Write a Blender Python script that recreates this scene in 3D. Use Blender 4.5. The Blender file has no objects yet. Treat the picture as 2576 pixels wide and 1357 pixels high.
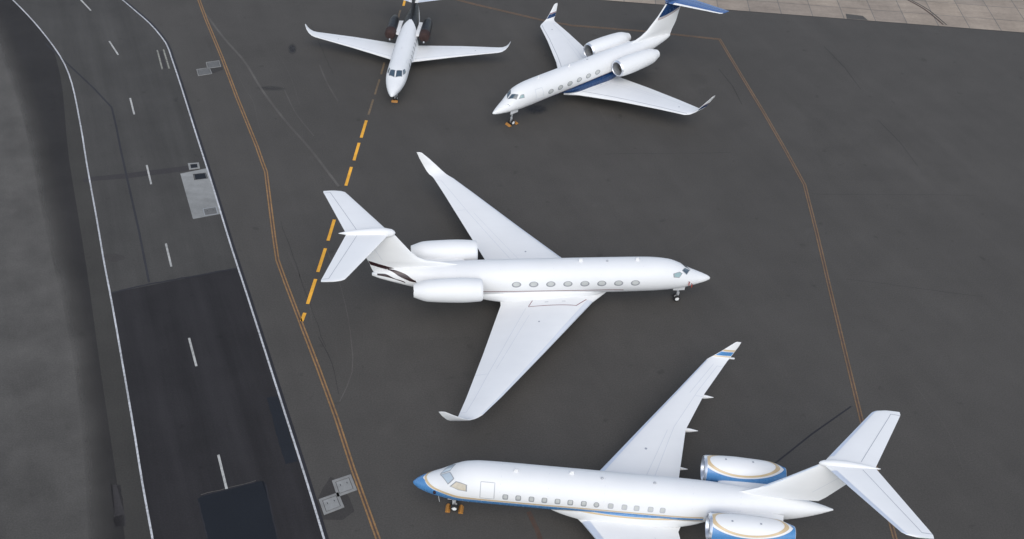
import bpy, bmesh, math, random
from mathutils import Vector, Matrix
random.seed(7)
C = bpy.context.scene.collection
SC = bpy.context.scene

# ---------------- camera, sky, sun, exposure ----------------
cam = bpy.data.cameras.new('camera'); co = bpy.data.objects.new('camera', cam); C.objects.link(co)
TH, RO = 0.6962, 0.0770
fw = Vector((0, math.cos(TH), -math.sin(TH))); r0 = Vector((1, 0, 0)); u0 = Vector((0, math.sin(TH), math.cos(TH)))
rr = r0*math.cos(RO)+u0*math.sin(RO); uu = -r0*math.sin(RO)+u0*math.cos(RO)
mw = Matrix.Identity(4)
for i in range(3): mw[i][0] = rr[i]; mw[i][1] = uu[i]; mw[i][2] = -fw[i]
mw[0][3], mw[1][3], mw[2][3] = 0, 0, 58.397
co.matrix_world = mw
cam.sensor_width = 36; cam.lens = 36*2782.24/2576; cam.clip_end = 3000; cam.clip_start = 1
SC.camera = co

SUN_EL, SUN_AZ = math.radians(47), math.radians(172)   # azimuth clockwise from +Y
w = bpy.data.worlds.new('World'); SC.world = w; w.use_nodes = True
nt = w.node_tree; bg = nt.nodes['Background']
sky = nt.nodes.new('ShaderNodeTexSky'); sky.sky_type = 'NISHITA'; sky.sun_disc = False
sky.sun_elevation = SUN_EL; sky.sun_rotation = SUN_AZ; sky.dust_density = 1.0; sky.air_density = 1.0; sky.ozone_density = 1.0
hsv = nt.nodes.new('ShaderNodeHueSaturation'); hsv.inputs['Saturation'].default_value = 0.60   # thin overcast
nt.links.new(sky.outputs[0], hsv.inputs['Color']); nt.links.new(hsv.outputs[0], bg.inputs[0]); bg.inputs[1].default_value = 0.15
sl = bpy.data.lights.new('sun', 'SUN'); so = bpy.data.objects.new('sun', sl); C.objects.link(so)
sl.energy = 1.0; sl.angle = math.radians(55); sl.color = (1, .95, .85)
sd = Vector((math.sin(SUN_AZ)*math.cos(SUN_EL), math.cos(SUN_AZ)*math.cos(SUN_EL), math.sin(SUN_EL)))
so.rotation_euler = sd.to_track_quat('Z', 'Y').to_euler(); so.location = (0, 0, 90)
SC.view_settings.view_transform = 'Standard'; SC.view_settings.look = 'None'
SC.view_settings.gamma = 1; SC.view_settings.exposure = 0.43; SC.view_settings.use_curve_mapping = False

# ---------------- materials ----------------
def nodes(name):
    m = bpy.data.materials.new(name); m.use_nodes = True
    return m, m.node_tree, m.node_tree.nodes['Principled BSDF']
def N(t, typ, **kw):
    n = t.nodes.new(typ)
    for k, v in kw.items():
        if k in n.inputs: n.inputs[k].default_value = v
        else: setattr(n, k, v)
    return n
def noise(t, scale, detail=4, rough=.55, coord='Object', stretch=None, rot=0):
    tc = N(t, 'ShaderNodeTexCoord'); mp = N(t, 'ShaderNodeMapping')
    mp.inputs['Rotation'].default_value = (0, 0, rot)
    t.links.new(tc.outputs[coord], mp.inputs[0])
    n = N(t, 'ShaderNodeTexNoise', Scale=scale, Detail=detail, Roughness=rough)
    if stretch:                                    # turn first, stretch second
        m2 = N(t, 'ShaderNodeMapping'); m2.inputs['Scale'].default_value = stretch; t.links.new(mp.outputs[0], m2.inputs[0]); mp = m2
    t.links.new(mp.outputs[0], n.inputs['Vector'])
    return n.outputs['Fac']
def ramp(t, fac, a, b, va, vb):
    m = N(t, 'ShaderNodeMapRange'); m.inputs[1].default_value = a; m.inputs[2].default_value = b; m.inputs[3].default_value = va; m.inputs[4].default_value = vb
    t.links.new(fac, m.inputs[0]); return m.outputs[0]
def mul(t, a, b):
    m = N(t, 'ShaderNodeMath', operation='MULTIPLY'); t.links.new(a, m.inputs[0])
    if isinstance(b, (int, float)): m.inputs[1].default_value = b
    else: t.links.new(b, m.inputs[1])
    return m.outputs[0]
def add(t, a, b):
    m = N(t, 'ShaderNodeMath', operation='ADD'); t.links.new(a, m.inputs[0]); t.links.new(b, m.inputs[1]); return m.outputs[0]
def tint(t, col, fac, out):                       # colour times a grey factor
    mx = N(t, 'ShaderNodeMix', data_type='RGBA', blend_type='MULTIPLY'); mx.inputs['Factor'].default_value = 1
    mx.inputs[6].default_value = (*col, 1); t.links.new(fac, mx.inputs[7]); t.links.new(mx.outputs[2], out)
def paint(name, col, rough=.28, var=.05, metal=0, coat=.3, scale=.7):
    m, t, b = nodes(name)
    f = ramp(t, noise(t, scale, 6, .6), .3, .7, 1-var, 1+var*.5)
    f2 = ramp(t, noise(t, .9, 5, .6, stretch=(.3, 1.6, 1.6)), .35, .8, 1, 1-var*.9)
    tint(t, col, mul(t, f, f2), b.inputs['Base Color'])
    t.links.new(ramp(t, noise(t, 2.5, 4), .3, .7, rough*.85, rough*1.25), b.inputs['Roughness'])
    b.inputs['Metallic'].default_value = metal; b.inputs['Coat Weight'].default_value = coat; b.inputs['Coat Roughness'].default_value = .12
    return m
M = {}
M['white'] = paint('white_paint', (.79, .79, .785), .48, .03, coat=.06, scale=.35)
M['seam'] = paint('seam_line', (.36, .38, .42), .5, .1, coat=0)
M['faintseam'] = paint('faint_seam_line', (.62, .64, .68), .5, .05, coat=0)
M['metal'] = paint('polished_aluminium', (.78, .80, .84), .3, .06, metal=.85, coat=0)
M['boot'] = paint('leading_edge_metal', (.66, .71, .80), .33, .05, metal=.4, coat=0)
M['lepale'] = paint('leading_edge_pale_grey', (.66, .69, .74), .42, .04, coat=0)
M['darkmetal'] = paint('exhaust_metal', (.10, .095, .09), .42, .2, metal=.7, coat=0)
M['blade'] = paint('fan_blade_titanium', (.23, .21, .19), .35, .1, metal=.6, coat=0)
M['black'] = paint('shadow_black', (.012, .012, .013), .6, .1, coat=0)
M['rubber'] = paint('tyre_rubber', (.022, .022, .023), .75, .2, coat=0, scale=5)
M['glass'] = paint('windscreen_glass', (.045, .075, .105), .06, .1, coat=.8)
M['glasslight'] = paint('windscreen_painted_reflection', (.50, .58, .64), .08, .1, coat=.8)  # pale base colour carries the sky's reflection in the windscreen
M['teal'] = paint('side_pane_tinted_glass', (.30, .42, .42), .08, .15, coat=.8)
M['tan'] = paint('drawn_tan_sunshade', (.66, .58, .45), .2, .18, coat=.8, scale=3)
M['frame'] = paint('window_frame_grey', (.30, .31, .32), .4, .08, coat=0)
M['framelight'] = paint('window_frame_pale_grey', (.45, .46, .48), .4, .08, coat=0)
M['shade'] = paint('window_shade_pane', (.56, .57, .55), .12, .12, coat=.6, scale=2)
M['navy'] = paint('navy_paint', (.009, .040, .125), .25, .08)
M['tailblue'] = paint('tailplane_blue_paint', (.05, .125, .31), .25, .08)
M['sky'] = paint('sky_blue_paint', (.085, .25, .51), .25, .07)
M['gold'] = paint('tan_gold_paint', (.62, .47, .28), .3, .07)
M['silver'] = paint('silver_paint', (.42, .38, .38), .3, .07)
M['maroon'] = paint('maroon_paint', (.028, .009, .011), .3, .1)
M['redline'] = paint('thin_red_paint', (.20, .045, .065), .4, .1, coat=0)
M['charcoal'] = paint('charcoal_paint', (.010, .011, .014), .45, .15, coat=0)
M['cover'] = paint('dark_red_fabric_cover', (.040, .019, .016), .8, .25, coat=0, scale=3)
M['flag'] = paint('red_fabric', (.45, .05, .03), .8, .1, coat=0)
M['chock'] = paint('orange_yellow_rubber', (.48, .21, .04), .6, .15, coat=0, scale=6)
M['strut'] = paint('landing_gear_grey', (.55, .56, .57), .4, .1, metal=.2, coat=0)

def asphalt(name, col, var=.12, streak=.06, rough=.85, ang=-.43, grain=.22, patches=True):
    col = (col[0]*.99, col[1]*.925, col[2]*.85)
    m, t, b = nodes(name)
    big = ramp(t, noise(t, .035, 5, .6), .3, .7, 1-var, 1+var)
    mid = ramp(t, noise(t, .28, 6, .62), .3, .72, 1-var*.6, 1+var*.6)
    lng = ramp(t, noise(t, .5, 5, .6, stretch=(1.0, .055, 1), rot=ang), .3, .7, 1-streak, 1+streak)
    fine = ramp(t, noise(t, 9, 3, .7), .25, .75, 1-grain, 1+grain)
    agg = ramp(t, noise(t, 55, 2, .8), .3, .7, .86, 1.14)
    f = mul(t, mul(t, mul(t, big, mid), mul(t, lng, fine)), agg)
    if patches:                                    # small tar and tyre specks
        spots = ramp(t, noise(t, .9, 2, .4), .70, .78, 1, .80); f = mul(t, f, spots)
        pale = ramp(t, noise(t, .55, 3, .5, stretch=(1, .45, 1), rot=.6), .66, .82, 1, 1.14); f = mul(t, f, pale)
    tint(t, col, f, b.inputs['Base Color'])
    b.inputs['Roughness'].default_value = rough; b.inputs['Specular IOR Level'].default_value = .3
    bp = N(t, 'ShaderNodeBump', Strength=.25, Distance=.01); t.links.new(noise(t, 60, 3, .7), bp.inputs['Height']); t.links.new(bp.outputs[0], b.inputs['Normal'])
    return m
M['asphalt'] = asphalt('apron_asphalt', (.0715, .0705, .069), .09, .05)
M['road'] = asphalt('road_asphalt', (.060, .0605, .0605), .12, .18)
M['newroad'] = asphalt('fresh_asphalt', (.0245, .024, .0275), .16, .28)
M['patchnavy'] = asphalt('sealed_patch', (.0085, .011, .0165), .12, .03, .6)
M['patchblue'] = asphalt('sealed_patch_thin', (.0125, .0155, .0225), .12, .05, .7)
M['dark'] = asphalt('tar_seal', (.024, .024, .030), .2, .02, .6)
M['stain'] = asphalt('oil_stain', (.050, .049, .050), .2, .05)
M['bluestain'] = asphalt('wet_stain', (.034, .036, .044), .2, .05)
M['palestreak'] = asphalt('pale_streak', (.100, .098, .096), .3, .05)
M['faintpatch'] = asphalt('older_asphalt_patch', (.0685, .0675, .066), .12, .06); M['faintpale'] = asphalt('dusty_asphalt_patch', (.080, .079, .0775), .12, .06)
M['band'] = asphalt('trench_patch', (.045, .044, .048), .15, .05)
def soft_blot(name, col, a=.4):          # a stain or painted shade blot that thins out towards its rim
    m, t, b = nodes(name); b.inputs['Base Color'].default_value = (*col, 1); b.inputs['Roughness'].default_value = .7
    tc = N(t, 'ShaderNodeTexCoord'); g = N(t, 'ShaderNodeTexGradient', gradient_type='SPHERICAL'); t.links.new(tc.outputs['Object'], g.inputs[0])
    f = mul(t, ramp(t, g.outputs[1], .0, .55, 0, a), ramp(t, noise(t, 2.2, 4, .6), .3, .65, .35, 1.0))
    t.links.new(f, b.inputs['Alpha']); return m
M['blotdark'] = soft_blot('oil_stain_soft', (.030, .030, .033)); M['blotblue'] = soft_blot('spot_and_nose_shade_soft', (.018, .020, .028), .6)
M['sidelane'] = asphalt('side_lane_asphalt', (.027, .0265, .028), .2, .1)
M['verge'] = asphalt('verge_asphalt', (.047, .047, .0455), .14, .08)
M['palepave'] = asphalt('pale_pavement', (.088, .088, .087), .25, .06)
M['palefade'] = asphalt('pale_lane_edge', (.088, .088, .087), .25, .06)
def fade_edge():                           # pale tone that thins out across the lane, by the mesh's own attribute
    t = M['palefade'].node_tree; b = t.nodes['Principled BSDF']; at = N(t, 'ShaderNodeAttribute', attribute_name='edge_fade')
    f = mul(t, at.outputs['Fac'], ramp(t, noise(t, .25, 3, .5), .25, .7, .8, 1.0)); t.links.new(f, b.inputs['Alpha'])
fade_edge()
def concrete(name, col, grain=.10):
    m, t, b = nodes(name)
    f = mul(t, ramp(t, noise(t, .22, 6, .65), .3, .7, .80, 1.14), ramp(t, noise(t, 2.2, 6, .7), .3, .7, .9, 1.1))
    f = mul(t, f, ramp(t, noise(t, .8, 5, .6, stretch=(.25, 1.6, 1)), .35, .75, 1.06, .86))
    f = mul(t, f, ramp(t, noise(t, 30, 3, .7), .3, .7, 1-grain, 1+grain))
    tint(t, col, f, b.inputs['Base Color']); b.inputs['Roughness'].default_value = .9
    return m
M['concrete'] = concrete('apron_concrete', (.325, .268, .215))
def slab_tones():                          # each poured slab has its own tone
    t = M['concrete'].node_tree; b = t.nodes['Principled BSDF']; tc = N(t, 'ShaderNodeTexCoord'); mp = N(t, 'ShaderNodeMapping')
    mp.inputs['Location'].default_value = (-21.8, -119.7, 0); t.links.new(tc.outputs['Object'], mp.inputs[0])
    br = N(t, 'ShaderNodeTexBrick', Scale=1.0); br.offset = 0; br.inputs['Brick Width'].default_value = 3.7; br.inputs['Row Height'].default_value = 3.5
    br.inputs['Mortar Size'].default_value = 0; br.inputs['Color1'].default_value = (.86, .86, .87, 1); br.inputs['Color2'].default_value = (1.08, 1.06, 1.03, 1)
    t.links.new(mp.outputs[0], br.inputs['Vector']); src = b.inputs['Base Color'].links[0].from_socket
    mx = N(t, 'ShaderNodeMix', data_type='RGBA', blend_type='MULTIPLY'); mx.inputs['Factor'].default_value = 1
    t.links.new(src, mx.inputs[6]); t.links.new(br.outputs['Color'], mx.inputs[7]); t.links.new(mx.outputs[2], b.inputs['Base Color'])
slab_tones()
M['slab'] = concrete('slab_concrete', (.26, .26, .25))
M['coverc'] = concrete('cover_concrete', (.235, .232, .222))
M['joint'] = concrete('joint_filler', (.17, .155, .14))
M['castiron'] = concrete('grate_iron', (.135, .134, .13), .2)
def worn(name, col, under=(.07, .07, .068), wear=.5, rough=.7):
    m, t, b = nodes(name)
    f = ramp(t, noise(t, 5, 6, .7), wear-.16, wear+.16, .05, 1)
    f2 = mul(t, ramp(t, noise(t, .35, 4, .6), .3, .7, .72, 1.1), ramp(t, noise(t, 2.4, 5, .65), .3, .7, .85, 1.1))
    mx = N(t, 'ShaderNodeMix', data_type='RGBA'); mx.inputs[6].default_value = (*under, 1)
    tm = N(t, 'ShaderNodeMix', data_type='RGBA', blend_type='MULTIPLY'); tm.inputs['Factor'].default_value = 1
    tm.inputs[6].default_value = (*col, 1); t.links.new(f2, tm.inputs[7]); t.links.new(tm.outputs[2], mx.inputs[7])
    t.links.new(f, mx.inputs['Factor']); t.links.new(mx.outputs[2], b.inputs['Base Color']); b.inputs['Roughness'].default_value = rough
    return m
M['whiteline'] = worn('worn_white_road_paint', (.58, .58, .59), wear=.38)
M['dashwhite'] = worn('white_dash_paint', (.50, .49, .46), wear=.36)
M['cream'] = worn('faded_cream_paint', (.36, .35, .29), wear=.45)
M['amber'] = worn('amber_paint', (.93, .45, .04), wear=.25)
M['amberfaint'] = worn('worn_amber_paint', (.24, .155, .075), wear=.47)
M['orange'] = worn('orange_brown_paint', (.31, .17, .062), wear=.38)
M['rust'] = worn('rusty_orange_paint', (.225, .130, .058), wear=.42)
M['core'] = worn('dark_brown_paint_core', (.085, .050, .035), wear=.35)

# ---------------- mesh helpers ----------------
class MB:
    def __init__(s): s.v = []; s.f = []; s.mi = []; s.mats = []
    def slot(s, m):
        m = M[m] if isinstance(m, str) else m
        if m not in s.mats: s.mats.append(m)
        return s.mats.index(m)
    def grid(s, rows, m, wrap=False, cap0=False, cap1=False):
        k = s.slot(m); b = len(s.v); nr = len(rows); nc = len(rows[0])
        for r in rows: s.v += [tuple(p) for p in r]
        for i in range(nr-1):
            for j in range(nc if wrap else nc-1):
                j2 = (j+1) % nc
                s.f.append((b+i*nc+j, b+i*nc+j2, b+(i+1)*nc+j2, b+(i+1)*nc+j)); s.mi.append(k)
        for cap, i in ((cap0, 0), (cap1, nr-1)):
            if cap: s.f.append(tuple(b+i*nc+j for j in range(nc))); s.mi.append(k)
        return s
    def poly(s, pts, m):
        b = len(s.v); s.v += [tuple(p) for p in pts]; s.f.append(tuple(range(b, b+len(pts)))); s.mi.append(s.slot(m)); return s
    def lathe(s, prof, o, m, ax='x', seg=32, cap0=False, cap1=False):   # prof: (along, radius)
        rows = []
        for a, r in prof:
            row = []
            for j in range(seg):
                p = 2*math.pi*j/seg; c, q = r*math.cos(p), r*math.sin(p)
                row.append((o[0]+a, o[1]+c, o[2]+q) if ax == 'x' else (o[0]+c, o[1]+a, o[2]+q) if ax == 'y' else (o[0]+c, o[1]+q, o[2]+a))
            rows.append(row)
        return s.grid(rows, m, True, cap0, cap1)
    def tube(s, a, b, ra, rb, m, seg=12):
        a, b = Vector(a), Vector(b); d = (b-a).normalized(); q = d.to_track_quat('Z', 'Y').to_matrix()
        rows = [[tuple(c+q @ Vector((r*math.cos(6.28319*j/seg), r*math.sin(6.28319*j/seg), 0))) for j in range(seg)] for c, r in ((a, ra), (b, rb))]
        return s.grid(rows, m, True, True, True)
    def box(s, lo, hi, m, bev=0):
        bm = bmesh.new(); bmesh.ops.create_cube(bm, size=1)
        for v in bm.verts: v.co = Vector([lo[i]+(v.co[i]+.5)*(hi[i]-lo[i]) for i in range(3)])
        if bev: bmesh.ops.bevel(bm, geom=bm.edges[:], offset=bev, segments=2, affect='EDGES', profile=.5)
        b = len(s.v); k = s.slot(m); bm.verts.index_update(); s.v += [tuple(v.co) for v in bm.verts]
        for f in bm.faces: s.f.append(tuple(b+v.index for v in f.verts)); s.mi.append(k)
        bm.free(); return s
    def ribbon(s, pts, nrm, wd, m):                # a band of width wd laid along surface points
        P = [Vector(p) for p in pts]; L = []
        for i, p in enumerate(P):
            tg = (P[min(i+1, len(P)-1)]-P[max(i-1, 0)]).normalized(); sd_ = tg.cross(Vector(nrm[i])).normalized()
            L.append((tuple(p-sd_*wd/2), tuple(p+sd_*wd/2)))
        return s.grid(L, m)
    def obj(s, name, parent=None, flat=False, ang=35, recalc=True):
        me = bpy.data.meshes.new(name); me.from_pydata(s.v, [], s.f)
        for m in s.mats: me.materials.append(m)
        me.polygons.foreach_set('material_index', s.mi)
        if recalc:
            bm = bmesh.new(); bm.from_mesh(me); bmesh.ops.recalc_face_normals(bm, faces=bm.faces[:]); bm.to_mesh(me); bm.free()
        if not flat:
            me.polygons.foreach_set('use_smooth', [True]*len(me.polygons)); me.set_sharp_from_angle(angle=math.radians(ang))
        me.update()
        o = bpy.data.objects.new(name, me); C.objects.link(o)
        if parent: o.parent = parent
        return o
def tag(o, label=None, cat=None, group=None, kind=None):
    if label: o['label'] = label
    if cat: o['category'] = cat
    if group: o['group'] = group
    if kind: o['kind'] = kind
    return o
def thing(name, label, cat, loc=(0, 0, 0), rz=0, group=None):
    o = bpy.data.objects.new(name, None); o.empty_display_size = .5; C.objects.link(o); o.location = loc; o.rotation_euler = (0, 0, rz)
    return tag(o, label, cat, group)
# ---- aircraft bodies: rows (distance aft of nose, crown z, widest z, keel z, half width) ----
def pchip(xs, ys):
    n = len(xs); h = [xs[i+1]-xs[i] for i in range(n-1)]; dl = [(ys[i+1]-ys[i])/h[i] for i in range(n-1)]
    m = [dl[0]] + [0.0]*(n-2) + [dl[-1]]
    for i in range(1, n-1):
        if dl[i-1]*dl[i] > 0:
            w1 = 2*h[i]+h[i-1]; w2 = h[i]+2*h[i-1]
            m[i] = (w1+w2)/(w1/dl[i-1]+w2/dl[i])
    def f(x):
        if x <= xs[0]: return ys[0]
        if x >= xs[-1]: return ys[-1]
        i = 0
        while x > xs[i+1]: i += 1
        t = (x-xs[i])/h[i]; t2 = t*t; t3 = t2*t
        return (2*t3-3*t2+1)*ys[i]+(t3-2*t2+t)*h[i]*m[i]+(-2*t3+3*t2)*ys[i+1]+(t3-t2)*h[i]*m[i+1]
    return f

class Body:
    def __init__(s, rows):
        s.rows = rows; xs = [r[0] for r in rows]; s.L = xs[-1]
        s.zt, s.zm, s.zb, s.hw = [pchip(xs, [r[k] for r in rows]) for k in (1, 2, 3, 4)]
    def S(s, d, t, off=0.0):
        c = math.cos(t); zm = s.zm(d)
        h = (s.zt(d)-zm) if c > 0 else (zm-s.zb(d))
        w = s.hw(d)
        y, z = w*math.sin(t), zm+h*c
        if off:
            ny, nz = math.sin(t)/max(w, .02), c/max(h, .02); k = math.hypot(ny, nz)
            e = .03; f2 = (s.hw(d+e)-s.hw(d-e))/(2*e)*abs(math.sin(t))+((s.zt(d+e)-s.zt(d-e))/(2*e)*c if c > 0 else (s.zb(d+e)-s.zb(d-e))/(2*e)*c)
            n3 = math.sqrt(1+f2*f2)
            return (-d+off*f2/n3, y+off*ny/k/n3, z+off*nz/k/n3)
        return (-d, y, z)
    def t_of_z(s, d, z):
        zm = s.zm(d); h = (s.zt(d)-zm) if z > zm else (zm-s.zb(d))
        return math.acos(max(-1, min(1, (z-zm)/h)))

ROWS = {
'M': [(0,2.22,2.19,2.16,.02),(.06,2.31,2.2,2.11,.11),(.2,2.42,2.21,2.07,.2),(.5,2.57,2.23,2.02,.36),(1.07,2.81,2.30,1.90,.58),(1.9,3.17,2.42,1.72,.85),(2.7,3.66,2.57,1.60,1.06),(3.6,4.0,2.72,1.54,1.22),(5.2,4.18,2.83,1.50,1.34),(7,4.22,2.86,1.5,1.37),(16,4.31,2.94,1.57,1.37),(19,4.33,2.98,1.66,1.33),(21,4.32,3.05,1.9,1.2),(23,4.28,3.15,2.32,.95),(25,4.15,3.35,2.93,.6),(26.4,3.9,3.55,3.38,.28),(26.75,3.72,3.58,3.5,.1)],
'G': [(0,2.03,2.0,1.97,.02),(.06,2.1,2.0,1.93,.1),(.2,2.2,2.01,1.89,.18),(.5,2.38,2.05,1.84,.33),(1.0,2.62,2.15,1.78,.53),(1.6,2.93,2.28,1.72,.73),(2.3,3.5,2.45,1.68,.92),(3.1,3.88,2.65,1.65,1.08),(4.5,4.04,2.82,1.65,1.18),(6,4.06,2.86,1.66,1.2),(14,4.06,2.87,1.67,1.2),(16,4.06,2.9,1.73,1.18),(18,4.04,2.97,1.95,1.05),(20,3.95,3.1,2.25,.82),(22,3.75,3.2,2.65,.52),(23.6,3.5,3.25,3.0,.22),(24.05,3.35,3.27,3.18,.06)],
'B': [(0,2.28,2.25,2.22,.02),(.05,2.36,2.25,2.14,.11),(.15,2.46,2.27,2.06,.2),(.4,2.65,2.31,1.92,.38),(.77,2.86,2.38,1.8,.56),(1.3,3.08,2.47,1.68,.77),(1.74,3.27,2.55,1.62,.9),(2.35,3.64,2.65,1.58,1.08),(2.8,3.92,2.72,1.57,1.18),(3.3,4.12,2.8,1.57,1.25),(4.2,4.26,2.9,1.58,1.31),(6,4.28,2.94,1.6,1.34),(16.5,4.3,2.96,1.62,1.34),(18.5,4.3,3.0,1.7,1.28),(20.5,4.25,3.05,1.85,1.1),(22.5,4.1,3.12,2.08,.85),(24.4,3.85,3.2,2.42,.58),(25.8,3.58,3.28,2.95,.3),(26.6,3.36,3.32,3.28,.05)],
'C': [(0,1.81,1.78,1.75,.02),(.05,1.87,1.78,1.7,.1),(.2,1.98,1.78,1.62,.2),(.5,2.13,1.8,1.5,.35),(1.1,2.33,1.86,1.3,.58),(1.8,2.48,1.92,1.12,.78),(2.35,2.64,1.97,1.03,.9),(3.0,2.96,2.0,.98,1.0),(4,3.07,2.02,.96,1.05),(10,3.1,2.03,.97,1.05),(12,3.1,2.1,1.1,.98),(14,3.06,2.2,1.3,.9),(16,2.98,2.35,1.7,.66),(17.8,2.8,2.5,2.2,.3),(18.6,2.66,2.54,2.4,.08)],
}
# ---------------- the setting: ground, road, paint ----------------
def ragged(poly, n=8, k=.035, seed=1):
    rd = random.Random(seed); R = []
    for a, b in zip(poly, poly[1:]+poly[:1]):
        for i in range(n): f = i/n; R.append((a[0]+(b[0]-a[0])*f+rd.uniform(-k, k), a[1]+(b[1]-a[1])*f+rd.uniform(-k, k)))
    return R
def sheet(name, poly, z, m, label=None):
    return tag(MB().poly([(x, y, z) for x, y in poly], m).obj(name, flat=True), label, None, None, 'structure')
def strip_pts(line, wd, z, off=0.0):
    P = [Vector((x, y, 0)) for x, y in line]; L = []
    for i, p in enumerate(P):
        a = (p-P[i-1]).normalized() if i else None; b = (P[i+1]-p).normalized() if i < len(P)-1 else None
        n = Vector((0, 0, 0)); tg = ((a or b)+(b or a)).normalized(); sd_ = Vector((-tg.y, tg.x, 0))
        k = 1/max(.6, sd_.dot(Vector((-(a or b).y, (a or b).x, 0))))
        c = p+sd_*off*k
        L.append(((c+sd_*wd*k/2)[:2]+(z,), (c-sd_*wd*k/2)[:2]+(z,)))
    return L
def smooth_line(line, n=6):
    d = [0]
    for a, b in zip(line, line[1:]): d.append(d[-1]+math.dist(a, b))
    fx, fy = pchip(d, [p[0] for p in line]), pchip(d, [p[1] for p in line]); k = n*(len(line)-1)
    return [(fx(d[-1]*i/k), fy(d[-1]*i/k)) for i in range(k+1)]
def line(name, pts, wd, z, m, off=0.0):
    return tag(MB().grid(strip_pts(pts, wd, z, off), m).obj(name, flat=True), None, None, None, 'structure')
ZG, Z1, Z2, Z3, Z4 = 0.0, .004, .008, .012, .016

gm = MB(); gm.grid([[(x, y, ZG) for x in (-900, -120, 120, 900)] for y in (-700, 0, 250, 1100)], 'asphalt'); tag(gm.obj('ground', flat=True), None, None, None, 'structure')

ER = [(-60.0,123.5),(-52,117.2),(-45.47,111.25),(-43.45,109.11),(-40.94,106.39),(-39.16,104.08),(-37.96,102.3),(-36.32,98.9),(-34.64,95.29),(-32.37,90.29),(-30.26,85.63),(-26.94,78.34),(-23.41,70.43),(-20.2,63.46),(-15.92,54.08),(-12.06,45.58),(-10.5,42.04),(-7.2,34.6),(-3,25)]
EL = [(-75,128),(-66.5,119),(-58.5,111),(-51.5,103.2),(-46.2,96),(-41.24,85.94),(-38.76,80.33),(-34.95,71.93),(-32.45,66.35),(-30.88,62.97),(-27.04,54.45),(-24.81,49.46),(-22.99,45.3),(-21.05,41.06),(-18,34.3),(-13.8,25)]
ER = smooth_line(ER, 4); EL = smooth_line(EL, 4)
tag(MB().grid([[(a[0], a[1], .0042), (b[0], b[1], .0042)] for a, b in zip([ER[int(i*(len(ER)-1)/60)] for i in range(61)], [EL[int(i*(len(EL)-1)/60)] for i in range(61)])], 'road').obj('road', flat=True), None, None, None, 'structure')
# verge, darker side lane and pale pavement beyond the road's other edge
DL = smooth_line([(-70,137),(-56,112),(-46.5,95),(-40.6,81),(-35.43,69.62),(-32.31,62.65),(-30.94,59.47),(-26.32,49.02),(-24.16,44.16),(-22.72,40.9),(-19,32.5),(-16,26)], 3)
def between(a, b, n=60): return [[a[int(i*(len(a)-1)/n)], b[int(i*(len(b)-1)/n)]] for i in range(n+1)]
tag(MB().grid([[(p[0], p[1], .0028) for p in r] for r in between(EL, DL)], 'verge').obj('pavement', flat=True), None, None, None, 'structure')
LL = [(x-60, y-26) for x, y in DL]
tag(MB().grid([[(p[0], p[1], .0014) for p in r] for r in between(DL, LL)], 'sidelane').obj('street', flat=True), None, None, None, 'structure')
PL = smooth_line([(-72,128),(-60,108),(-48,88.5),(-38,69),(-32.2,57.8),(-28.9,50.6),(-27.1,46.2),(-25.0,40.9),(-22,33),(-19,26)], 3)
PL2 = [(x-26, y-11) for x, y in PL]
PL2 = [(x-7, y-3) for x, y in PL]
tag(MB().grid([[(p[0], p[1], Z2) for p in r] for r in between(PL, PL2)], 'palepave').obj('sidewalk', flat=True), None, None, None, 'structure')
PO = [(x+2.0, y+.9) for x, y in PL]
de = MB().grid([[(p[0]+(q[0]-p[0])*k/8, p[1]+(q[1]-p[1])*k/8, Z2) for k in range(9)] for p, q in between(PL, PO)], 'palefade').obj('sidewalk', flat=True, recalc=False); tag(de, None, None, None, 'structure')
da = de.data.attributes.new('edge_fade', 'FLOAT', 'POINT')
for i, v in enumerate(da.data): v.value = (1-(i % 9)/8)**1.4
sheet('pavement', ragged([(-24.95,45.0),(-24.35,45.0),(-22.95,41.85),(-23.6,41.7)], 6, .06, 3), Z2, 'band')
# fresh asphalt on the near stretch of road, with its tarred joint
NW = [p for p in EL if p[1] < 63.2]; NE = [p for p in ER if p[1] < 67.3]
NE = [(-22.09,67.36)]+NE; NW = [(-30.97,63.26)]+NW
tag(MB().grid([[(p[0], p[1], Z2) for p in r] for r in between(NE, NW, 40)], 'newroad').obj('road', flat=True), None, None, None, 'structure')
line('road_seam_line', ragged([(-30.97,63.26),(-28.4,64.63),(-25.2,66.0),(-22.09,67.36)], 7, .04, 6)[:21]+[(-22.09,67.36)], .16, Z3, 'dark')
nv = [(-19.1,44.35),(-19.0,44.55),(-18.82,44.67),(-15.5,46.2),(-15.25,46.17),(-15.09,46.0),(-13.37,41.77),(-10.6,35),(-14.9,34.6),(-17.71,41.37)]
sheet('road_patch_surface', ragged(nv, 9, .03, 3), Z3, 'patchnavy')
for q in (nv[2:4], nv[5:8], [nv[9], nv[0]]): line('road_seam_line', ragged(q, 12, .02, 5)[:12 if len(q) == 2 else 24], .09, Z3+.002, 'dark')
line('road_seam_line', ragged([(-19.0,44.72),(-15.4,46.35)], 10, .03, 9)[:10], .05, Z3, 'palestreak')
sheet('road_patch_surface', ragged([(-16.66,53.62),(-15.93,53.85),(-13.39,48.11),(-14.16,47.76),(-15.3,50.4)], 6, .05, 4), Z3, 'patchblue')
sheet('road_patch_surface', [(-38.2,77.8),(-37.2,78.24),(-34.73,79.03),(-29.79,80.9),(-29.52,80.13),(-34.49,78.27),(-36.98,77.59),(-37.9,77.2)], Z2, 'band')
line('road_seam_line', [(-50,100.5),(-44.21,94.59),(-42.13,92.43),(-39.44,89.38),(-37.93,86.08),(-36.16,82.04),(-33.88,77.04),(-31.07,70.85),(-28.46,64.86)], .17, Z3, 'bluestain')
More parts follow.
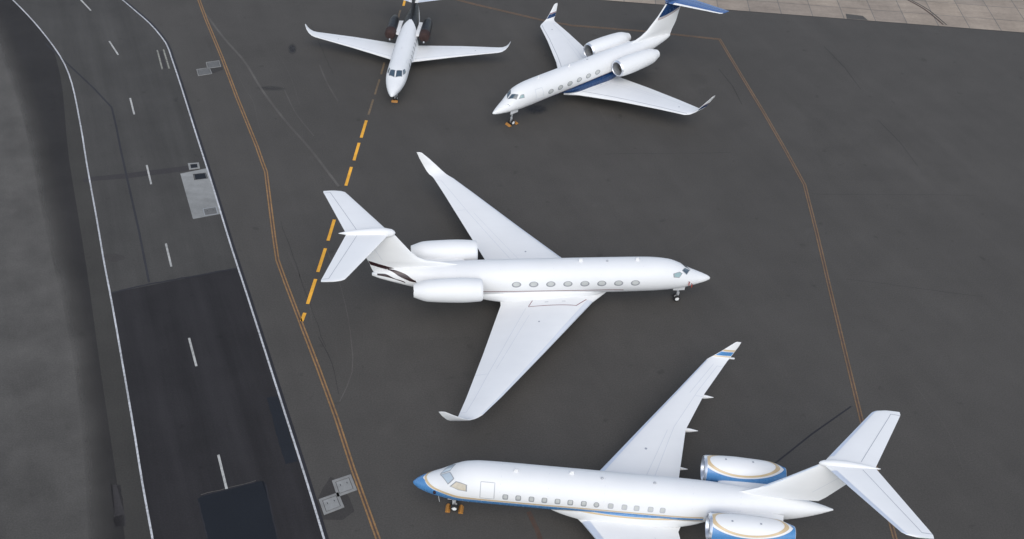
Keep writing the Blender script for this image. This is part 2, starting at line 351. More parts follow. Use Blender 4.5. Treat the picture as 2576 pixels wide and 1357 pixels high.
sheet('road_patch_surface', ragged([(-31.9,66.9),(-31.0,67.6),(-32.2,68.1),(-33.6,67.4)], 5, .08, 2), Z2, 'stain')
# white lines: both edges, the dashes between the lanes, a pair of short cream bars
line('road_marking_line', ER, .135, Z4, 'whiteline')
line('road_edge_strip', ER, .24, Z3, 'dark', off=.16)
line('road_marking_line', EL, .13, Z4, 'whiteline')
for a, b in [((-43.82,101.92),(-42.03,99.29)),((-38.29,91.31),(-37.01,88.51)),((-33.39,80.49),(-32.14,77.69)),((-28.55,69.76),(-27.29,66.94)),((-23.69,59.0),(-22.37,56.15)),((-18.73,48.12),(-17.48,45.34)),((-49.9,110.6),(-47.9,108.2))]:
    line('road_marking_line', [a, b], .16, Z4, 'dashwhite')
for a, b in [((-38.47,100.85),(-36.85,97.12)),((-37.9,101.1),(-36.22,97.36))]: line('road_marking_line', [a, b], .15, Z4, 'cream')
sheet('road_patch_surface', [(-38.2,100.6),(-37.9,100.7),(-36.5,97.4),(-36.8,97.3)], Z3, 'band')
# apron paint: dashed amber lead-in line, orange double lines
AM = [((-14.61,116.6),(-14.6,114.95),0),((-14.8,113.9),(-14.82,110.9),1),((-14.85,109.9),(-14.87,106.9),1),((-14.9,105.9),(-14.93,102.9),1),((-14.96,101.95),(-14.97,99.44),1),((-14.99,98.4),(-15.02,95.44),1),((-15.06,94.49),(-15.1,91.63),1),((-15.15,90.58),(-15.18,87.53),0),((-15.24,86.64),(-15.26,83.7),0),((-15.32,82.64),(-15.34,79.7),0),((-15.38,78.7),(-15.42,75.7),0),((-15.5,74.68),(-15.53,71.76),0),((-15.56,70.73),(-15.63,67.66),0),((-15.64,66.78),(-15.71,63.76),0),((-15.72,62.72),(-15.78,61.75),0)]
for a, b, k in AM: line('apron_marking_line' if 0 else 'road_marking_line', [a, b], .2 if k else .27, Z4, 'amberfaint' if k else 'amber')
OL = [(-43.3,126),(-37.3,112.64),(-35.38,108.34),(-31.64,100.43),(-28.1,92.58),(-24.43,84.72),(-23.44,82.41),(-22.75,80.88),(-21.01,74.97),(-19.99,71.54),(-19.14,68.78),(-17.89,66.03),(-15.63,61.2),(-13.66,57.02),(-11.44,52.14),(-9.6,47.8),(-7.13,42.34),(-4,35.4)]
ORR = [(-27,124),(-8.7,117.5),(-6.35,116.6),(1.51,113.97),(4.7,113.35),(12.63,113.3),(21.22,112.77),(21.98,108.95),(24.33,97.58),(25.46,91.65),(26.55,85.4),(26.5,78.06),(26.38,71.45),(26.28,64.95),(26.15,55.57),(26.3,50.33),(26.4,38)]
for P, m, wd in ((OL, 'orange', .11), (ORR, 'rust', .10)):
    for s_ in (-.115, .115): line('road_marking_line', P, wd, Z4, m, s_)
    line('road_marking_line', P, .13, Z3, 'core')
# streaks, cracks, stains and one painted nose shade on the apron
line('ground_crack_line', [(19.17,51.1),(22.3,54.2),(25.65,57.21)], .12, Z1, 'dark')
line('ground_streak_line', smooth_line([(-36.61,110.88),(-32.25,104.2),(-29.22,100.01),(-26.39,95.03),(-25.0,92.79),(-22.29,88.76),(-19.84,85.45),(-15.94,79.52)], 3), .22, Z1, 'palestreak')
line('ground_streak_line', smooth_line([(-24,95),(-22.1,91.0),(-19.6,87.2)], 3), .10, Z1, 'palestreak')
line('ground_streak_line', smooth_line([(-21.5,100.4),(-20.2,97.2),(-18.4,93.6)], 3), .14, Z1, 'palestreak')
line('ground_streak_line', smooth_line([(-15.6,71.0),(-13.4,65.8),(-11.8,60.5),(-11.1,56.6),(-11.5,53.8)], 3), .07, Z1, 'palestreak')
line('ground_crack_line', smooth_line([(-14.2,60.2),(-12.7,57.5),(-11.7,54.5)], 3), .06, Z1, 'stain')
def blot(c, rx, ry, a, m):
    o = sheet('ground_stain_and_shade_surface', [(math.cos(.2618*k), math.sin(.2618*k)) for k in range(24)], 0, m); o.location = (c[0], c[1], Z1); o.scale = (rx, ry, 1); o.rotation_euler = (0, 0, a)
blot((1.19,94.95), 1.3, 1.0, .4, 'blotblue'); blot((-24.9,103.26), .5, 1.3, .2, 'blotblue'); blot((-25.4,95.1), 1.6, .55, .1, 'blotdark')  # first blot paints the navy jet's nose shade onto the ground
rs = random.Random(11)
for k in range(6): y = rs.uniform(48, 100); blot((-29-(y-60)*.42+rs.uniform(-4, 4), y), rs.uniform(.1, .4), rs.uniform(.1, .4), 0, 'blotdark')
line('ground_streak_line', [(2.3,45.4),(2.9,44.0),(3.25,42.9)], .32, Z1, M['core'])
for a, b in [((20.5,106),(22.2,99)),((33,113),(35.4,104)),((36,98),(38.2,90))]: line('ground_crack_line', [a, ((a[0]+b[0])/2+.3, (a[1]+b[1])/2), b], .10, Z1, 'stain')
# faint lanes, joints and patched rectangles in the old asphalt
for P, m in (([(-34.5,104.5),(-29.5,106.3),(-27.2,101.2),(-32.2,99.4)], 'faintpatch'), ([(9,104),(19,104.5),(19,99),(9,98.5)], 'faintpatch'), ([(28,100),(41,101.5),(42,88),(29,86.5)], 'faintpatch'), ([(-9,60.5),(-2.5,61.5),(-2,57),(-8.6,56)], 'faintpatch'), ):
    sheet('ground_patch_surface', ragged(P, 10, .12, 8), .002, m)
for a, b in [((-20,74),(-13,58)), ((2,108),(16,108.6)), ((-24,109),(-19.5,98)), ((27,84),(44,86)), ((8,88),(21,90)), ((28,72),(40,71))]:
    line('ground_joint_line', ragged([a, b], 14, .05, int(a[1]))[:14], .05, Z1, 'stain')
for a, b in [((-29.6,98.0),(-24.4,86.5)), ((-26.8,103),(-22,92.5)), ((-18.6,70),(-14.9,61.5)), ((5,101),(8.2,94)), ((12,72.5),(17,78)), ((31,60),(32.5,52))]:
    line('ground_streak_line', smooth_line(ragged([a, ((a[0]+b[0])/2+.5, (a[1]+b[1])/2), b], 2, .12, int(a[1]))[:4]+[b], 3), .08, Z1, 'faintpale')
# pale concrete apron beyond, with its slab joints
tag(MB().grid([[(x, y, Z1) for x in (-60, 120)] for y in (120.3, 190)], 'concrete').obj('pavement', flat=True), None, None, None, 'structure')
jb = MB()
for i in range(-8, 34): x = 21.8+3.7*i; jb.grid(strip_pts([(x, 120.3), (x, 190)], .09, Z2), 'joint')
for j in range(1, 12): jb.grid(strip_pts([(-60, 120.3+3.5*j-.6), (120, 120.3+3.5*j-.6)], .08, Z3), 'joint')
tag(jb.obj('pavement_joint_lines', flat=True), None, None, None, 'structure')
line('pavement_marking_line', smooth_line([(42.2,130.5),(45.48,126.71),(47.08,124.27),(48.35,120.72)], 4), .22, Z4, 'core')
line('pavement_marking_line', smooth_line([(42.6,130.7),(45.85,126.8),(47.45,124.4),(48.75,120.72)], 4), .14, Z4, 'stain')
sheet('pavement_stain_surface', [(37.0,121.6),(39.0,121.4),(39.4,120.35),(36.9,120.35)], Z2, 'palepave')
line('ground_edge_line', [(-60,120.22),(120,120.22)], .16, Z2, 'stain')
# concrete pad across the road edge, with its sunk cover and grating
sheet('road_slab', [(-30.12,79.59),(-27.81,80.84),(-24.93,74.37),(-27.26,73.26)], Z3-.001, 'slab')
def on_ground(poly, z0, z1, m, mb=None):
    mb = mb or MB(); n = len(poly); b = [(x, y, z0) for x, y in poly]; t = [(x, y, z1) for x, y in poly]
    mb.grid([b, t], m, True); mb.poly(t, m); return mb
def inset(P, k):
    c = [sum(p[i] for p in P)/len(P) for i in (0, 1)]
    return [(c[0]+(p[0]-c[0])*k, c[1]+(p[1]-c[1])*k) for p in P]
def cover(name, P, label, fm, lm_, k=.72, group=None, marks=True):
    c = [sum(p[i] for p in P)/4 for i in (0, 1)]; t = thing(name, label, 'utility cover', (c[0], c[1], 0), 0, group)
    Q = [(p[0]-c[0], p[1]-c[1]) for p in P]; I = inset(Q, k); G = inset(Q, k*.93); mb = MB()
    for i in range(4):
        j = (i+1) % 4; a, b, d, e = Q[i], Q[j], I[j], I[i]
        mb.poly([(*a, .03), (*b, .03), (*d, .03), (*e, .03)], fm); mb.poly([(*a, 0), (*b, 0), (*b, .03), (*a, .03)], fm); mb.poly([(*e, .0), (*d, .0), (*d, .03), (*e, .03)], fm)
    mb.obj('cover_frame', t, flat=True)
    l = on_ground(G, .0, .024, lm_)
    l.obj('lid', t, flat=True)
    if marks:
        for f_, sx in ((.2, .7), (.8, .7)):
            a, b, d, e = [Vector((*q, 0)) for q in inset(Q, k*.8)]
            s0 = a.lerp(b, f_); s1 = e.lerp(d, f_); h = MB(); p0, p1 = s0.lerp(s1, .25), s0.lerp(s1, .42)
            h.grid(strip_pts([p0[:2], p1[:2]], .05, .028), 'dark'); h.obj('lifting_slot', l and t, flat=True)
    return t
cover('utility_cover', [(-11.4,45.07),(-10.24,45.76),(-9.64,44.6),(-10.83,43.86)], 'square concrete utility cover in dark patch nearer the road line', 'coverc', 'slab')
cover('utility_cover', [(-10.82,46.68),(-9.67,47.33),(-9.05,46.07),(-10.23,45.37)], 'square concrete utility cover in dark patch touching the orange double line', 'coverc', 'slab')
cover('utility_cover', [(-32.97,99.16),(-31.74,99.75),(-31.23,98.51),(-32.51,97.92)], 'distant pale utility cover nearly touching the orange double line', 'coverc', 'castiron', .86, marks=False)
cover('utility_cover', [(-33.54,97.63),(-32.33,98.21),(-31.75,97.0),(-33.01,96.35)], 'distant pale utility cover set one step away from the orange line', 'coverc', 'castiron', .86, marks=False)
sheet('ground_patch_surface', [(-10.83,43.5),(-11.5,44.9),(-11.35,45.8),(-10.98,47.0),(-10.75,46.9),(-9.47,45.45),(-8.94,44.35),(-9.6,43.6)], Z1, 'stain')
sheet('ground_patch_surface', [(-32.3,98.0),(-31.1,98.5),(-30.9,97.95),(-31.7,97.1)], Z1, 'stain')
cover('drain_cover', [(-29.9,81.23),(-28.97,81.5),(-28.61,80.59),(-29.5,80.27)], 'small pale kerb frame round a dark drain opening beside the concrete pad', 'slab', 'patchnavy', .62, marks=False)
cover('drain_cover', [(-28.99,79.64),(-27.95,80.0),(-27.55,79.2),(-28.65,78.8)], 'dark bluish drain cover sunk in the pale concrete pad by the white line', 'band', 'patchnavy', .9, marks=False)
gc = [(-26.84,74.77),(-25.78,75.2),(-25.36,74.24),(-26.43,73.82)]
gt = cover('drain_grate', gc, 'grey iron drain grate at the end of the pale concrete pad', 'frame', 'castiron', .9)
# ---------------- aircraft ----------------
AC = [(1-math.cos(math.pi*i/16))/2 for i in range(17)]
def naca(x): return 5*(.2969*math.sqrt(x)-.126*x-.3516*x*x+.2843*x**3-.1036*x**4)
class Foil:
    """lofted aerofoil; sections (distance aft of leading edge, y, z, chord, thickness ratio)"""
    def __init__(s, secs, up=1, camber=.012):
        s.sec = secs; s.n = len(secs); s.up = up; s.nr = []; s.cam = camber
        for i in range(s.n):
            a, b = secs[max(i-1, 0)], secs[min(i+1, s.n-1)]; dy, dz = b[1]-a[1], b[2]-a[2]; l = math.hypot(dy, dz)
            s.nr.append((-dz/l*up, dy/l*up))
    def at(s, u, c, side=1, off=0):
        i = min(int(u), s.n-2); t = u-i; A, B = s.sec[i], s.sec[i+1]; L = [A[k]+(B[k]-A[k])*t for k in range(5)]
        ny = s.nr[i][0]*(1-t)+s.nr[i+1][0]*t; nz = s.nr[i][1]*(1-t)+s.nr[i+1][1]*t; q = math.hypot(ny, nz); ny /= q; nz /= q
        h = side*naca(c)*L[4]*L[3]+s.cam*4*c*(1-c)*L[3]+side*off
        return (-(L[0]+c*L[3]), L[1]+ny*h, L[2]+nz*h)
    def normal(s, u, c, side=1):
        a = Vector(s.at(max(u-.05, 0), c, side)); b = Vector(s.at(min(u+.05, s.n-1), c, side)); d = Vector(s.at(u, max(c-.02, 0), side)); e = Vector(s.at(u, min(c+.02, 1), side))
        return (b-a).cross(e-d).normalized()
    def body(s, mb, m, sub=3, cap0=True):
        rows = []
        for i in range((s.n-1)*sub+1):
            u = i/sub
            rows.append([s.at(u, c, 1) for c in reversed(AC)]+[s.at(u, c, -1) for c in AC[1:-1]])
        mb.grid(rows, m, True, cap0, True); return mb
    def seam(s, mb, pts, wd, m, side=1, off=.006, k=8):       # pts (u, c)
        P = []
        for a, b in zip(pts, pts[1:]):
            for i in range(k+1 if b == pts[-1] else k): P.append((a[0]+(b[0]-a[0])*i/k, a[1]+(b[1]-a[1])*i/k))
        mb.ribbon([s.at(u, c, side, off) for u, c in P], [s.normal(u, c, side) for u, c in P], wd, m)
    def patch(s, mb, u0, u1, cf0, cf1, m, side=1, off=.008, nu=14, nc=6):
        R = []
        for i in range(nu+1):
            u = u0+(u1-u0)*i/nu; a, b = (f(u) if callable(f) else f for f in (cf0, cf1))
            R.append([s.at(u, a+(b-a)*j/nc, side, off) for j in range(nc+1)])
        mb.grid(R, m)
    def edge(s, mb, u0, u1, c, m, off=.008, n=16):            # metal strip wrapped round the leading edge
        R = []
        for i in range(n+1):
            u = u0+(u1-u0)*i/n
            R.append([s.at(u, c*(1-j/6)**2, 1, off) for j in range(7)]+[s.at(u, c*.5*(j/4)**2, -1, off) for j in range(1, 5)])
        mb.grid(R, m)
def mir(secs): return [(a, -y, z, c, t) for a, y, z, c, t in secs]

def body_obj(b, root, decals):
    mb = MB(); ds = []; d = 0
    x = 0.0
    while x < b.L: ds.append(x); x += .02 if x < .1 else .06 if x < .6 else .12 if x < 5 else .3
    ds.append(b.L); nt_ = 96
    mb.grid([[b.S(q, 2*math.pi*j/nt_) for j in range(nt_)] for q in ds], 'white', True, True, True)
    decals(b, mb); return mb.obj('fuselage', root)
def strip(b, mb, m, d0, d1, f0, f1, sides=(1, -1), n=60, nt_=8, off=.009):    # band between two height or angle curves, ta / tb give angle in radians at d
    for s_ in sides:
        R = []
        for i in range(n+1):
            d = d0+(d1-d0)*i/n; a, c = f0(d), f1(d)
            R.append([b.S(d, s_*(a+(c-a)*j/nt_), off) for j in range(nt_+1)])
        mb.grid(R, m)
def on_body(b, pts, s_=1, off=.01, m=3):                     # (d, t deg) outline -> subdivided outline on the skin
    P = []
    for a, c in zip(pts, pts[1:]+pts[:1]):
        for i in range(m): P.append((a[0]+(c[0]-a[0])*i/m, a[1]+(c[1]-a[1])*i/m))
    return P
def pane(b, root, name, pts, s_, glass, fw_=.05, sides=True):
    """window of any outline on the skin: pts (d, angle in degrees), a frame and a pane inside it"""
    P = on_body(b, pts, m=5); cd = sum(p[0] for p in P)/len(P); ct = sum(p[1] for p in P)/len(P)
    r_ = b.hw(cd)
    def ring(k, off): return [b.S(cd+(p[0]-cd)*k, math.radians(s_*(ct+(p[1]-ct)*k)), off) for p in P]
    ex = max(p[0] for p in P)-min(p[0] for p in P); k0 = 1-2*fw_/max(ex, .3)
    f_ = MB(); f_.grid([ring(1.04, .002), ring(1.0, .014), ring(k0, .014), ring(k0-.03, .006)], 'frame', True)
    fo = f_.obj(name, root)
    g = MB(); g.grid([ring(k, .009) for k in (k0, k0*.7, k0*.35, .02)], glass, True, False, True); g.obj('pane', fo)
    return fo
def cabin_window(b, root, d, z, s_, rx, rz_, power=2, frame='frame', glass='shade', k0=.74):
    t0 = b.t_of_z(d, z); rad = (b.zt(d)-b.zb(d))/2; P = []
    for i in range(24):
        a = 2*math.pi*i/24; ca, sa = math.cos(a), math.sin(a); e = 2/power
        P.append((rx*math.copysign(abs(ca)**e, ca), rz_*math.copysign(abs(sa)**e, sa)/rad))
    def ring(k, off, up=0): return [b.S(d+p[0]*k, s_*(t0-p[1]*k-up), off) for p in P]
    up = .034/rad
    f_ = MB(); f_.grid([ring(1.06, .001), ring(1, .012), ring(k0+.03, .012, up), ring(k0, .004, up)], frame, True); fo = f_.obj('cabin_window', root)
    g = MB(); g.grid([ring(k*k0, .007, up) for k in (1.02, .6, .05)], glass, True, False, True); g.obj('pane', fo); return fo
def outline(b, mb, pts, s_, wd, m, off=.008, close=True):     # pts (d, t deg)
    P = []
    seq = pts+pts[:1] if close else pts
    for a, c in zip(seq, seq[1:]):
        for i in range(8): P.append((a[0]+(c[0]-a[0])*i/8, a[1]+(c[1]-a[1])*i/8))
    P.append(seq[-1])
    pp = [b.S(d, math.radians(s_*t), off) for d, t in P]
    nn = [Vector(b.S(d, math.radians(s_*t), .1))-Vector(b.S(d, math.radians(s_*t), 0)) for d, t in P]
    mb.ribbon(pp, nn, wd, m)
def door(b, root, pts, s_, m='faintseam', wd=.045):
    mb = MB(); cd = sum(p[0] for p in pts)/4; R = []
    for i in range(7):
        u = i/6; a = [pts[0][k]+(pts[3][k]-pts[0][k])*u for k in (0, 1)]; c = [pts[1][k]+(pts[2][k]-pts[1][k])*u for k in (0, 1)]
        R.append([b.S(a[0]+(c[0]-a[0])*j/5, math.radians(s_*(a[1]+(c[1]-a[1])*j/5)), .004) for j in range(6)])
    mb.grid(R, 'white'); outline(b, mb, pts, s_, wd, m); return mb.obj('cabin_door', root)

def fairing(root, x0, x1, zt, zb, hw, m='white', bands=(), p=3.0):
    mb = MB(); n = 50; zc, h = (zt+zb)/2, (zt-zb)/2
    def k(u): return max(.02, math.sin(math.pi*min(1, max(0, u)))**.6)
    def x_(u): return -(x0+(x1-x0)*u)
    R = []
    for i in range(n+1):
        u = i/n; q = []
        for j in range(40):
            a = 2*math.pi*j/40; c, s_ = math.cos(a), math.sin(a); e = 2/p
            q.append((x_(u), hw*k(u)**.6*math.copysign(abs(s_)**e, s_), zt-h*.75+(zc-zt+h*.75)*k(u)+h*k(u)*math.copysign(abs(c)**e, c)))
        R.append(q)
    mb.grid(R, m, True, True, True)
    for bm_, z0, z1 in bands:
        for sg in (1, -1):
            Q = []
            for i in range(61):
                u = .03+.94*i/60; zk = zt-h*.75+(zc-zt+h*.75)*k(u); q = []
                for j in range(5):
                    z = z0+(z1-z0)*j/4; f = min(1, abs((z-zk)/(h*k(u)))); q.append((x_(u), sg*(hw*k(u)**.6*max(0, 1-f**p)**(1/p)+.010), z))
                Q.append(q)
            mb.grid(Q, bm_)
    return mb.obj('wing_root_fairing', root)

def engine(root, x0, L, y, z, r, ri, re, bulge=.3, m='white', lip='metal', decals=None, rise=0.0, covered=None, tail_m='darkmetal'):
    """x0 inlet distance aft, L length, r greatest radius, ri inlet radius, re exhaust radius"""
    rl = ri+.5*(r-ri)
    prof = pchip([.16*r, .55*r, bulge*L, .55*L, .8*L, L], [ri+.62*(r-ri), r*.955, r, r*.965, r*.74+re*.26, re])
    def R(a): return prof(a)
    mb = MB(); o = (-x0, y, z); n = 26; a0 = .16*r
    rows = []
    def ring(a, rad): return [(-x0-a, y+rad*math.cos(2*math.pi*j/64), z+rad*math.sin(2*math.pi*j/64)+rise*a) for j in range(64)]
    for i in range(n+1): a = a0+(L-a0)*i/n; rows.append(ring(a, R(a)))
    rows += [ring(L, re-.04), ring(L-.5, re*.86)]
    mb.grid(rows, m, True)
    if decals: decals(mb, ring, R, x0, L, y, z, rise)
    e = mb.obj('engine', root)
    q = MB(); q.grid([ring(a0+.02, ri+.62*(r-ri)+.004), ring(.05*r, ri+.42*(r-ri)), ring(0, ri+.22*(r-ri)), ring(.0, ri+.12*(r-ri)), ring(.06*r, ri), ring(.25*r, ri*.97)], lip, True); q.obj('inlet_lip', e)
    q = MB(); q.grid([ring(.24*r, ri*.972), ring(.55*r, ri*.95), ring(1.15*r, ri*.97)], 'frame' if not covered else 'black', True, False, False)
    q.obj('inlet_duct', e)
    if covered:
        q = MB(); q.grid([ring(.30*r, R(max(a0, .3*r))+.035), ring(.0, ri+.26*(r-ri)), ring(-.04, ri*.9), ring(-.05, .02)], covered, True, False, True)
        for k in range(1): q.grid([ring(a_, R(max(a0, a_))+.03) for a_ in (.3*r, 1.0*r, 1.5*r)], covered, True)
        q.obj('inlet_cover', e)
    else:
        f_ = MB(); f_.poly(ring(1.12*r, ri*.96), 'black'); xf = -x0-.86*r; zz = z+rise*.86*r
        for k in range(24):
            a = 2*math.pi*k/24; A = []
            for rad, tw in ((.28*ri, .5), (.6*ri, .75), (.955*ri, 1.0)):
                w_ = .085*ri*(.8+rad/ri); da = w_/rad*math.cos(tw)*1.1; dx = w_*math.sin(tw)
                A.append([(xf+dx, y+rad*math.cos(a-da), zz+rad*math.sin(a-da)), (xf-dx, y+rad*math.cos(a+da), zz+rad*math.sin(a+da))])
            f_.grid(A, 'blade')
        f_.obj('fan', e, recalc=False)
        s_ = MB(); s_.grid([ring(.86*r, .29*ri), ring(.7*r, .25*ri), ring(.52*r, .15*ri), ring(.42*r, .02)], 'blade', True, False, True); s_.obj('spinner', e)
    x_ = MB(); x_.grid([ring(L-.5, re*.85), ring(L-.9, re*.8)], tail_m, True, False, True); x_.grid([ring(L-.7, re*.5), ring(L-.1, re*.3), ring(L+.12, .03)], tail_m, True, False, True); x_.obj('exhaust_nozzle', e)
    return e
def pylon(root, b, x0, x1, s_, yi, yo, zi, zo, th=.1):
    mb = MB(); f_ = Foil([(x0-.1, s_*yi, zi, x1-x0+.3, th), (x0+.1, s_*yo, zo, x1-x0-.1, th)], up=s_, camber=0); f_.body(mb, 'white', 4); return mb.obj('engine_pylon', root)

def wheel(par, x, y, r, wd, hub='white'):
    t = MB(); R = []
    for a, k in ((-.5, .62), (-.5, .80), (-.42, .93), (-.25, 1.0), (.25, 1.0), (.42, .93), (.5, .80), (.5, .62)): R.append((a*wd, r*k))
    t.lathe(R, (x, y, r), 'rubber', 'y', 28); to = t.obj('wheel', par)
    h = MB(); h.lathe([(-.42*wd, .63*r), (-.46*wd, .5*r), (-.3*wd, .35*r), (-.42*wd, .18*r), (-.5*wd, .05*r)], (x, y, r), hub, 'y', 24, False, True)
    h.lathe([(.42*wd, .63*r), (.46*wd, .5*r), (.3*wd, .35*r), (.42*wd, .18*r), (.5*wd, .05*r)], (x, y, r), hub, 'y', 24, False, True); h.obj('hub', to); return to
def gear(root, name, d, y, r, wd, gap, ztop, lean=0.0, doors=None, hub='white', single=False):
    g = MB(); x = -d
    g.tube((x-lean, y, ztop), (x, y, r+.35), .075, .07, 'strut', 14); g.tube((x, y, r+.4), (x, y, r*.9), .05, .05, 'metal', 12)
    g.tube((x, y-gap/2-wd*.3, r), (x, y+gap/2+wd*.3, r), .05, .05, 'strut', 12)
    g.tube((x-lean-.45, y, ztop-.1), (x, y, r+.55), .035, .035, 'strut', 10)
    g.box((x+.05, y-.05, r+.1), (x+.16, y+.05, r+.55), 'strut', .01); go = g.obj(name, root)
    for s_ in ((-1, 1) if not single else (0,)): wheel(go, x, y+s_*gap/2, r, wd, hub)
    if doors:
        for s_ in (-1, 1):
            q = MB(); q.box((x-.5, y+s_*doors-.012, ztop-.62), (x+.45, y+s_*doors+.012, ztop), 'white', .008); q.obj('gear_door', go)
    return go
def antenna(root, b, d, h, ln, t=0, m='white'):
    P = b.S(d, math.radians(t)); mb = MB(); f_ = Foil([(-P[0], P[1], P[2]-.05, ln, .10), (-P[0]+.12, P[1], P[2]+h, ln*.55, .08)], camber=0); f_.body(mb, m, 1); return mb.obj('blade_antenna', root)
def beacon(root, b, d, t=0):
    P = b.S(d, math.radians(t), -.02); mb = MB(); mb.lathe([(0, .10), (.06, .095), (.10, .06), (.12, .01)], P, 'framelight', 'z', 16, False, True); return mb.obj('beacon', root)
def tailplane(root, secs, mat_, hinge=.68, le=None, extra=None):
    for s_ in (1, -1):
        f_ = Foil(secs if s_ > 0 else mir(secs), up=s_, camber=0); mb = MB(); f_.body(mb, mat_, 4)
        n = f_.n-1; f_.seam(mb, [(.06, hinge+.02), (n-2.15, hinge), (n-2.15, 1)], .035, 'seam' if mat_ == 'white' else 'navy')
        if le: f_.edge(mb, .12, n-.7, .10, le)
        o = mb.obj('tailplane', root)
def tipround(secs, dx=.5, dy=.14):    # adds a curved tip end
    a = secs[-1]; return secs+[(a[0]+dx*.35, a[1]+dy*.6, a[2], a[3]-dx*.35, a[4]), (a[0]+dx, a[1]+dy, a[2], a[3]-dx*1.0, a[4]*.8)]

def main_wing(root, secs, extra, m='white'):
    for s_ in (1, -1):
        f_ = Foil(secs if s_ > 0 else mir(secs), up=s_); mb = MB(); f_.body(mb, m, 4); extra(f_, mb, s_); o = mb.obj('wing', root)
    return o
def fuel_cap(f_, mb, u, c, r=.075, m='seam'):
    o = Vector(f_.at(u, c, 1, .008)); n = f_.normal(u, c).normalized(); q = n.to_track_quat('Z', 'Y').to_matrix()
    mb.poly([tuple(o+q @ Vector((r*math.cos(.5236*k), r*math.sin(.5236*k), 0))) for k in range(12)], m)
# ======== white jet with maroon tail bands (middle of the apron) ========
def sine(f): return f
rad = math.radians
def jet_maroon():
    root = thing('business_jet', 'all white business jet with eight oval windows, thin red cheatline and maroon tail bands', 'airplane', (15.812, 68.091, 0), .1630)
    b = Body(ROWS['M'])
    def dec(b, mb):
        zl = pchip([7.2, 8.2, 10.5, 13.7, 17.7, 22], [2.33, 2.41, 2.44, 2.52, 2.61, 2.85])
        strip(b, mb, 'redline', 7.3, 19.2, lambda d: b.t_of_z(d, zl(d)+.035), lambda d: b.t_of_z(d, zl(d)-.035), n=90, nt_=2)
        # maroon bands sweeping down the tail cone
        a0 = pchip([23.2, 23.64, 24.2, 24.81, 25.6], [78, 69, 46, 27, 3]); a1 = pchip([23.2, 23.8, 24.2, 24.61, 25.5], [80.5, 79, 72, 62, 16])
        strip(b, mb, 'maroon', 23.2, 25.55, lambda d: rad(a0(d)), lambda d: rad(a1(d)), n=30)
        c0 = pchip([24.2, 24.36, 25.03, 25.87, 26.45], [90, 83, 74, 46, 44]); c1 = pchip([24.2, 24.4, 25.79, 26.42], [92, 88.5, 70, 66])
        strip(b, mb, 'maroon', 24.25, 26.35, lambda d: rad(c0(d)), lambda d: rad(c1(d)), n=24)
        for d in (5.8, 9.2, 12.9, 17.0, 20.4): outline(b, mb, [(d, -100), (d, 100)], 1, .018, 'faintseam', close=False)
        outline(b, mb, [(1.35, -140), (1.35, 140)], 1, .02, 'faintseam', close=False)
        outline(b, mb, [(23.9, 84), (23.9, 112), (24.9, 112), (24.9, 98)], 1, .03, 'faintseam', close=False)
    body_obj(b, root, dec)
    for s_ in (1, -1):
        for i in range(8): cabin_window(b, root, 6.48+i*1.332, 3.07+i*.0245, s_, .345, .235)
        pane(b, root, 'cockpit_window', [(1.80, 3), (2.26, 4), (2.62, 29), (2.22, 42)], s_, 'glass')
        pane(b, root, 'cockpit_window', [(2.62, 42), (2.84, 37), (3.42, 49), (3.38, 62), (2.9, 62)], s_, 'teal', .07)
    door(b, root, [(4.35, 45), (5.25, 45), (5.25, 95), (4.35, 95)], 1)
    fairing(root, 8.0, 19.9, 2.55, 1.02, 1.52)
    secs = [(8.35, .3, 1.36, 8.6, .11), (9.75, 1.6, 1.42, 7.2, .105), (14.35, 7.4, 1.86, 4.55, .10), (18.0, 12.0, 2.3, 2.5, .095), (19.55, 13.85, 2.52, 1.65, .09),
            (19.85, 14.1, 2.57, 1.5, .09), (20.12, 14.3, 2.66, 1.46, .085), (20.45, 14.55, 2.85, 1.36, .08), (20.9, 14.78, 3.22, 1.15, .08), (21.6, 15.0, 3.85, .80, .08), (22.2, 15.12, 4.36, .42, .08), (22.45, 15.13, 4.42, .2, .06)]
    def ex(f_, mb, s_):
        f_.edge(mb, 1.0, 4.0, .06, 'lepale')
        f_.seam(mb, [(1.15, .69), (2.5, .73)], .03, 'faintseam'); f_.seam(mb, [(2.5, 1), (2.5, .73), (3.85, .74), (3.85, 1)], .03, 'faintseam'); f_.seam(mb, [(1.3, .60), (2.4, .62)], .025, 'faintseam')
        # red walkway outline by the root
        f_.seam(mb, [(.98, .66), (1.12, .67), (1.13, .12), (.99, .07)], .055, 'redline', k=10)
        f_.seam(mb, [(1.05, .28), (1.05, .32)], .05, 'seam'); f_.seam(mb, [(1.05, .47), (1.05, .51)], .05, 'seam')
        fuel_cap(f_, mb, 1.45, .42)
    main_wing(root, secs, ex)
    fs = [(19.3, 0, 3.62, 7.22, .02), (19.35, 0, 4.1, 7.4, .02), (20.6, 0, 4.42, 6.25, .035), (21.7, 0, 4.66, 5.2, .055), (22.7, 0, 4.84, 4.3, .075), (23.3, 0, 5.15, 3.82, .085), (23.9, 0, 5.8, 3.48, .088), (24.97, 0, 7.3, 3.0, .09)]
    mb = MB(); f_ = Foil(fs, camber=0); f_.body(mb, 'white', 3)
    f_.seam(mb, [(5.2, .08), (7, .06)], .02, 'faintseam', -1); f_.seam(mb, [(4.5, .72), (7, .70)], .03, 'faintseam', -1); f_.seam(mb, [(4.5, .72), (7, .70)], .03, 'faintseam', 1)
    for sd_ in (1, -1):
        R = []
        for i in range(13):
            k = i/12; x = 25.05+1.98*k; za = 4.13+.42*(x-25.05); zb_ = za-.35
            R.append([fin_point(f_, x, za+(zb_-za)*j/4, sd_) for j in range(5)])
        mb.grid(R, 'maroon')
    mb.obj('tail_fin', root)
    bu = MB(); P = [(0, .02), (.06, .15), (.25, .29), (.8, .41), (1.7, .40), (2.8, .29), (3.6, .15), (4.15, .02)]
